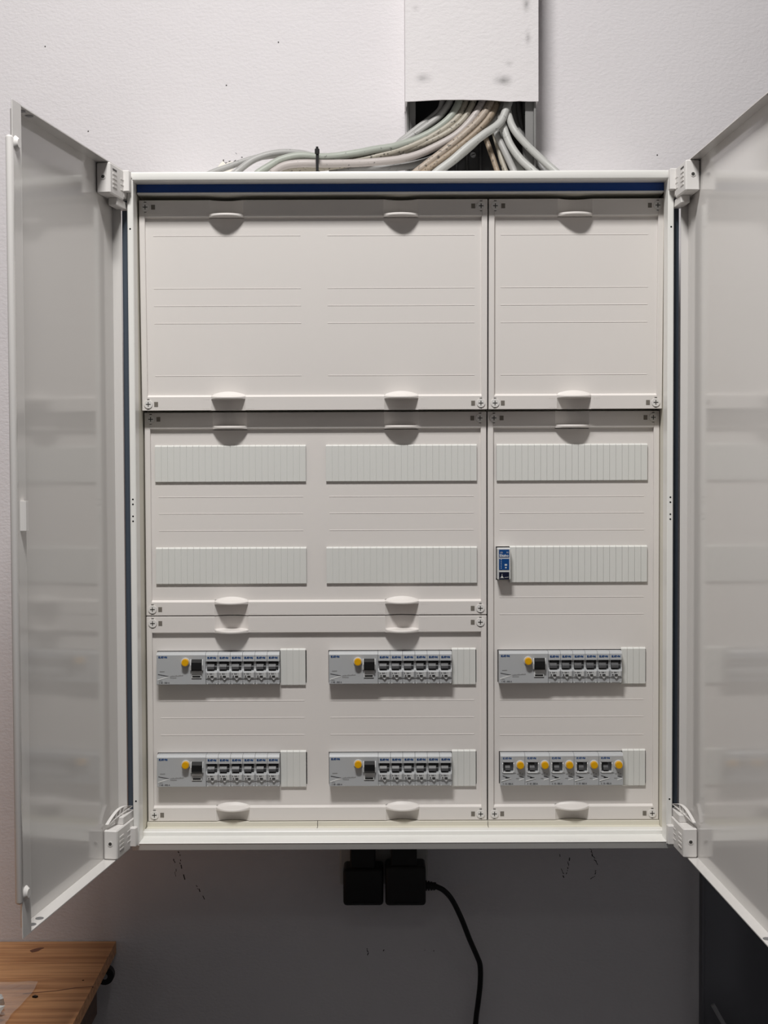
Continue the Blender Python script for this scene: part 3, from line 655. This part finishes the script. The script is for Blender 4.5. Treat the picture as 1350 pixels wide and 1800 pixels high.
CABLES = [
    ('first', [(0.0926, 0.17, 2.1099), (0.0876, 0.1673, 2.093), (0.073, 0.1647, 2.079), (0.0576, 0.162, 2.067), (0.0402, 0.1593, 2.0531), (0.0267, 0.1567, 2.0421), (0.0151, 0.154, 2.0303), (-0.0193, 0.1513, 2.0247), (-0.0623, 0.148, 2.019), (-0.1136, 0.144, 2.0174), (-0.1476, 0.14, 2.0192), (-0.1814, 0.136, 2.0151), (-0.2009, 0.134, 2.0105), (-0.2256, 0.1327, 2.0018), (-0.2502, 0.1313, 1.9932), (-0.262, 0.13, 1.9878)], 0.0046, 'gm'),
    ('second', [(0.1043, 0.165, 2.1085), (0.0999, 0.1625, 2.0984), (0.0863, 0.16, 2.0807), (0.0632, 0.1575, 2.063), (0.0439, 0.155, 2.0492), (0.0266, 0.1525, 2.0388), (0.0151, 0.15, 2.0328), (-0.0193, 0.1475, 2.0255), (-0.0622, 0.145, 2.0175), (-0.0963, 0.1412, 2.0159), (-0.1217, 0.1375, 2.0203), (-0.1471, 0.1338, 2.0212), (-0.1681, 0.13, 2.0179), (-0.1875, 0.127, 2.0114), (-0.2, 0.124, 2.004), (-0.215, 0.121, 1.9916), (-0.2224, 0.118, 1.9843)], 0.0052, 'gm'),
    ('third', [(0.1171, 0.16, 2.1071), (0.114, 0.1573, 2.0969), (0.1014, 0.1547, 2.0764), (0.0783, 0.152, 2.0578), (0.0533, 0.149, 2.0443), (0.0303, 0.145, 2.0355), (0.015, 0.141, 2.0305), (-0.0116, 0.137, 2.0257), (-0.0343, 0.133, 2.0204), (-0.0683, 0.129, 2.0144), (-0.0927, 0.125, 2.0122), (-0.1245, 0.121, 2.0133), (-0.1507, 0.118, 2.007), (-0.1675, 0.1153, 1.9973), (-0.1824, 0.1127, 1.9879), (-0.1878, 0.11, 1.9827)], 0.0057, 'gr'),
    ('fourth', [(0.1279, 0.165, 2.1084), (0.1247, 0.1607, 2.0978), (0.1149, 0.1564, 2.0787), (0.0917, 0.1521, 2.0587), (0.0628, 0.1486, 2.0415), (0.0341, 0.1457, 2.0291), (0.015, 0.1429, 2.0228), (-0.0154, 0.14, 2.0147), (-0.0344, 0.1377, 2.0105), (-0.0591, 0.1354, 2.0073), (-0.0875, 0.1331, 2.0041), (-0.1159, 0.1331, 2.0018), (-0.135, 0.1354, 1.9991), (-0.1523, 0.1377, 1.9959), (-0.1639, 0.14, 1.9899)], 0.0054, 'be'),
    ('fifth', [(0.1391, 0.16, 2.107), (0.1351, 0.1571, 2.0949), (0.1224, 0.1543, 2.0743), (0.0993, 0.1514, 2.0548), (0.0686, 0.1493, 2.0392), (0.038, 0.1479, 2.0282), (0.015, 0.1464, 2.0223), (-0.0117, 0.145, 2.0168), (-0.0307, 0.1436, 2.0099), (-0.0593, 0.1421, 2.0041), (-0.0878, 0.1407, 2.0001), (-0.1163, 0.1393, 1.9986), (-0.1352, 0.1379, 1.9983), (-0.1522, 0.1364, 1.9951), (-0.1597, 0.135, 1.9897)], 0.005, 'be'),
    ('sixth', [(0.1535, 0.16, 2.107), (0.1493, 0.1554, 2.0963), (0.1356, 0.1508, 2.0743), (0.1104, 0.1462, 2.0487), (0.0721, 0.1415, 2.027), (0.0434, 0.1369, 2.0151), (0.0149, 0.1323, 2.0086), (-0.0305, 0.1277, 2.004), (-0.0587, 0.1231, 2.0023), (-0.0868, 0.1185, 2.0009), (-0.1149, 0.115, 2.0008), (-0.1355, 0.115, 1.9997), (-0.1506, 0.115, 1.9957), (-0.1657, 0.115, 1.9864)], 0.0058, 'ma'),
    ('seventh', [(0.1659, 0.16, 2.1069), (0.1616, 0.1543, 2.096), (0.1488, 0.1486, 2.0756), (0.1274, 0.1429, 2.0535), (0.1004, 0.1371, 2.0296), (0.0717, 0.1314, 2.0068), (0.0507, 0.1257, 1.9897), (0.043, 0.12, 1.9829)], 0.0058, 'ta'),
    ('eighth', [(0.175, 0.165, 2.1082), (0.171, 0.1583, 2.0951), (0.1585, 0.1517, 2.0726), (0.1351, 0.145, 2.0474), (0.1004, 0.1367, 2.0182), (0.0697, 0.1283, 1.9949), (0.0581, 0.12, 1.9829)], 0.006, 'td'),
    ('ninth', [(0.186, 0.17, 2.1095), (0.1825, 0.1671, 2.0992), (0.171, 0.1643, 2.0776), (0.1573, 0.1614, 2.0598), (0.1379, 0.1586, 2.0383), (0.1109, 0.1557, 2.0149), (0.0954, 0.1529, 2.0029), (0.0818, 0.15, 1.991)], 0.0054, 'gl'),
    ('tenth', [(0.1928, 0.16, 2.1068), (0.1887, 0.1514, 2.0932), (0.1769, 0.1429, 2.0665), (0.1515, 0.1343, 2.0466), (0.1265, 0.1283, 2.0265), (0.1036, 0.1249, 2.0062), (0.0845, 0.1214, 1.9915), (0.073, 0.118, 1.9814)], 0.0062, 'gl'),
    ('low', [(0.096, 0.165, 2.0285), (0.0727, 0.16, 2.0151), (0.0438, 0.155, 2.0065), (0.015, 0.15, 2.0017), (-0.0309, 0.15, 2.0013), (-0.0596, 0.15, 1.9976), (-0.0806, 0.15, 1.9935)], 0.0058, 'gd'),
    ('r1', [(0.151, 0.18, 2.074), (0.158, 0.17, 2.0485), (0.1668, 0.16, 2.0195), (0.1731, 0.155, 1.9984), (0.1755, 0.15, 1.9887)], 0.0042, 'td'),
    ('r2', [(0.168, 0.175, 2.0688), (0.1741, 0.1675, 2.044), (0.1802, 0.16, 2.0175), (0.1855, 0.155, 1.9983), (0.1879, 0.15, 1.9887)], 0.0045, 'be'),
    ('r3', [(0.1696, 0.17, 2.0771), (0.1745, 0.16, 2.0518), (0.1851, 0.15, 2.0247), (0.197, 0.145, 1.9971), (0.2003, 0.14, 1.9865)], 0.0052, 'gm'),
    ('r4', [(0.1784, 0.16, 2.0841), (0.1834, 0.152, 2.0612), (0.1922, 0.144, 2.0346), (0.2067, 0.137, 2.0113), (0.2222, 0.131, 1.9949), (0.2319, 0.125, 1.9842)], 0.0058, 'gl'),
    ('r5', [(0.1758, 0.175, 2.065), (0.1867, 0.1675, 2.0363), (0.1994, 0.16, 2.0136), (0.2104, 0.155, 1.9982), (0.2156, 0.15, 1.9886)], 0.005, 'gl'),
    ('r6', [(0.1884, 0.165, 2.1082), (0.1911, 0.1525, 2.0783), (0.1985, 0.14, 2.0544), (0.216, 0.135, 2.0315), (0.2401, 0.13, 2.0068), (0.2536, 0.125, 1.9934), (0.2634, 0.12, 1.983)], 0.0056, 'gl'),
    ('r7', [(0.2004, 0.18, 2.1121), (0.201, 0.176, 2.0862), (0.2083, 0.172, 2.0603), (0.2232, 0.167, 2.0304), (0.2418, 0.161, 2.0041), (0.2487, 0.155, 1.9914)], 0.0048, 'gd'),
    ('r8', [(0.2067, 0.185, 2.1134), (0.2092, 0.181, 2.0893), (0.2127, 0.177, 2.0596), (0.22, 0.173, 2.0337), (0.233, 0.169, 2.0078), (0.2403, 0.165, 1.9926)], 0.0045, 'gd'),
    ('r9', [(0.2187, 0.188, 2.1142), (0.2195, 0.1865, 2.0869), (0.2193, 0.185, 2.048), (0.221, 0.1825, 2.0166), (0.2226, 0.18, 1.9949)], 0.005, 'gd'),
]

CL = {'first': 'thin grey cable leaving the trunking leftmost and ending farthest left', 'second': 'grey cable second from left at the trunking, crossing over the cabinet',
      'third': 'greenish grey cable topmost under the black cable tie', 'fourth': 'beige cable fourth from left at the trunking mouth', 'fifth': 'stained beige cable fifth from left at the trunking mouth',
      'sixth': 'pale mauve grey cable sixth from left, running through the cable tie', 'seventh': 'tan cable seventh from left dropping steeply behind the cabinet', 'eighth': 'dirty dark tan cable eighth from left, speckled with grime',
      'ninth': 'light grey cable mostly hidden behind the frontmost thick cable', 'tenth': 'thick light grey cable frontmost in the middle of the trunking mouth', 'low': 'dark grey cable lowest of the bundle left of the trunking',
      'r1': 'brown stained cable leftmost of those bending right', 'r2': 'thin beige cable second of those bending right', 'r3': 'grey cable third of those bending right', 'r4': 'thick light grey cable with grime crossing the right bundle',
      'r5': 'light grey cable tucked under the thick cable bending right', 'r6': 'light grey cable rightmost, sweeping out past the trunking', 'r7': 'grey cable behind the rightmost sweeping cable', 'r8': 'thin grey cable hanging deep inside the trunking on the right', 'r9': 'straight grey cable hanging beside the right trunking rail'}
for n, pts, r, c in CABLES:
    o = MB().tube(pts, r, 12, 6).build('cable', 'cable_' + c); tag(o, CL[n], 'cable', 'cables above the cabinet')
t = thing('cable_tie', 'black cable tie round the cable bundle above the cabinet', 'cable tie', (-.0965, .118, 1.992))
b = MB(); b.box(-.0020, .0020, -.0175, -.0160, -.012, .0225, .0004); b.box(-.0020, .0020, -.0165, .022, .0215, .0230, .0004); b.box(-.0020, .0020, .0210, .0225, -.012, .0225, .0004); b.build('strap', 'black', t)
b = MB(); b.box(-.0034, .0034, -.0200, -.0150, .0190, .0270, .0010); b.box(-.0018, .0018, -.0190, -.0165, .026, .0300, .0005); b.build('head', 'black', t)

# ------------------------------------------------------------------ sockets and plugs under the cabinet
t = thing('double_socket', 'grey double wall socket behind the two black plugs', 'socket', (-.0025, WY, .88))
b = MB(); b.box(-.0690, .0690, -.012, 0, .015, .0800, .003, 2); b.build('plate', 'socket', t)
for x in (-.034, .034):
    b = MB(); b.cyl((x, -.012, .045), (0, -1, 0), .0225, .006, 24, .0215); b.build('socket_ring', 'socket', t)
def plug(name, label, x0, x1, z0, z1, nx0, nx1, y0, m):
    t = thing(name, label, 'plug', ((x0 + x1) / 2, y0, z0)); cx = (x0 + x1) / 2
    b = MB(); b.box(x0 - cx, x1 - cx, 0, .048, 0, z1 - z0, .0055, 3); b.build('plug_body', m, t)
    b = MB(); b.box(nx0 - cx, nx1 - cx, .006, .044, z1 - z0 - .004, z1 - z0 + .040, .002); b.build('plug_neck', m, t)
    b = MB(); b.box(x0 - cx + .014, x1 - cx - .012, -.0012, .001, .0035, .0062, .0005); b.build('grip_groove', 'black', t)
    return t, cx
plug('power_plug', 'black square plug left under the cabinet', -.0646, -.0033, .8801, .9373, -.0540, -.0152, .13, 'plug_black')
t, cx = plug('power_plug', 'dark grey plug with a black cord, right under the cabinet', -.0004, .0615, .8804, .9414, .0083, .0481, .128, 'plug')
b = MB()
for i in range(4): b.cyl((.0605 - cx + i * .0042, .018, .9068 - .8804 - i * .0004), (1, 0, 0), .0080 - i * .0006, .0030, 14)
b.cyl((.0605 - cx, .018, .9068 - .8804), (1, 0, -.05), .0055, .017, 12); b.build('strain_relief', 'plug_black', t)
cord = [(.0766, .146, .9058), (.0895, .146, .8990), (.1025, .150, .8830), (.1166, .153, .8535), (.1294, .16, .8191), (.1415, .17, .7888), (.1471, .175, .7708), (.1474, .18, .7401), (.1442, .185, .7066), (.1405, .185, .6749), (.135, .186, .58), (.14, .186, .4), (.15, .186, .2), (.15, .17, .03)]
b = MB().tube([(x - cx, y - .128, z - .8804) for x, y, z in cord], .0042, 10, 6); b.build('cord', 'plug_black', t)

# ------------------------------------------------------------------ wooden table, bag
TB = .804; TXR = -.4215
t = thing('wooden_table', 'pine wooden table against the wall at lower left', 'table', (-.9, -.2, 0))
b = MB(); v = [(-1.3, WY - .002), (-.4248, WY - .002), (-.4135, -.62), (-1.3, -.62)]
b.prism_z([(x + .9, y + .2) for x, y in v], TB - .019, TB); o = b.build('tabletop', 'wood', t)
b = MB()   # the dark knot, an irregular oval inlaid flush
k = [(-.5406 + .9 + (.0085 * math.cos(a) * (1 + .25 * math.sin(3 * a))), .1605 + .2 + .009 * math.sin(a) + .006 * math.cos(a)) for a in [i * math.pi / 9 for i in range(18)]]
b.prism_z(k, TB - .002, TB + .0002); b.build('knot', 'knot', o)
b = MB(); pts = [(-.4205, .010), (-.445, .006), (-.470, -.005), (-.50, -.012), (-.515, -.016)]
for p, q in zip(pts, pts[1:]):
    d = Vector((q[0] - p[0], q[1] - p[1])); s = Vector((-d.y, d.x)).normalized() * .0012
    b.prism_z([(p[0] + .9 - s.x, p[1] + .2 - s.y), (q[0] + .9 - s.x, q[1] + .2 - s.y), (q[0] + .9 + s.x, q[1] + .2 + s.y), (p[0] + .9 + s.x, p[1] + .2 + s.y)], TB - .001, TB + .0002)
b.build('split_crack', 'knot', o)
b = MB(); b.cyl((-.4409 + .9, .0044 + .2 + .03, TB - .001), (0, 0, 1), .0016, .0012, 8); b.build('nail_hole', 'hole', o)
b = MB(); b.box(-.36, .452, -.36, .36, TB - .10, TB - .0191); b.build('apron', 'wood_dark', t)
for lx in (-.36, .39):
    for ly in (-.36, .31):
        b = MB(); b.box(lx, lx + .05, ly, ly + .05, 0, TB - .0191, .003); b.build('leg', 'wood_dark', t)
b = MB(); b.cyl((.4685, .345, TB - .0315), (.15, -1, 0), .0150, .012, 22, .0135); b.mi = 1; b.cyl((.4703, .333, TB - .0315), (.15, -1, 0), .0042, .002, 10); b.build('knob', ['black', 'steel'], t)
o = MB().prism_z([(0, 0), (.006, -.002), (.008, .001), (.003, .004)], 0, .0025).build('wood_chip', 'black', None, (-.4985, -.030, TB)); tag(o, 'tiny dark chip lying on the wooden table', 'debris')
t = thing('plastic_bag', 'clear crumpled plastic bag on the wooden table', 'bag', (-.58, -.10, TB))
b = MB(); NX, NY = 22, 20; V = []
for j in range(NY + 1):
    for i in range(NX + 1):
        u, v_ = i / NX, j / NY
        x = -.75 + u * (.75 - .5045 + .006 * v_ * 0) + .004 * math.sin(9 * v_); y = -.26 + v_ * .275 + .010 * (u - .5)
        h = .004 + .020 * abs(noise.noise(Vector((u * 5, v_ * 5, 1)))) * min(1, 5 * (1 - u)) * min(1, 5 * (1 - v_)) + .006 * abs(noise.noise(Vector((u * 14, v_ * 14, 4)))) + .012 * (1 - u) * (1 - v_)
        V.append((x + .58, y + .10, h))
b.add(V, [(j * (NX + 1) + i, j * (NX + 1) + i + 1, (j + 1) * (NX + 1) + i + 1, (j + 1) * (NX + 1) + i) for j in range(NY) for i in range(NX)]); b.build('film', 'film', t)
b = MB()
for i in range(90):
    tb = bmesh.new(); bmesh.ops.create_icosphere(tb, subdivisions=1, radius=.011)
    c = Vector((random.uniform(-.12, .066), random.uniform(-.15, .030), random.uniform(.016, .024)))
    if c.x > .060 + .25 * c.y: tb.free(); continue
    for q in tb.verts: q.co = c + q.co * random.uniform(.5, 1.4)
    b.merge(tb)
o = b.build('contents', 'foil', t); o['kind'] = 'stuff'; lab(o, 'white crumpled foil pieces inside the bag')

# ------------------------------------------------------------------ dark panel at the lower right
t = thing('dark_panel', 'dark grey upright panel leaning on the wall at lower right', 'panel', (.75, .19, 0))
b = MB(); b.box(-.2565, .25, -.012, .008, 0, .955, .002); b.build('board', 'dark_panel', t)
b = MB(); b.box(-.2565, -.2525, -.0135, -.012, .0, .955, .0004); b.build('edge_band', 'dark_panel', t)
o = MB().cyl((.5075, .165, .7125), (.49, -.10, -.87), .0035, .80, 12).build('thin_rod', 'rod'); tag(o, 'thin grey rod leaning before the dark panel', 'rod')
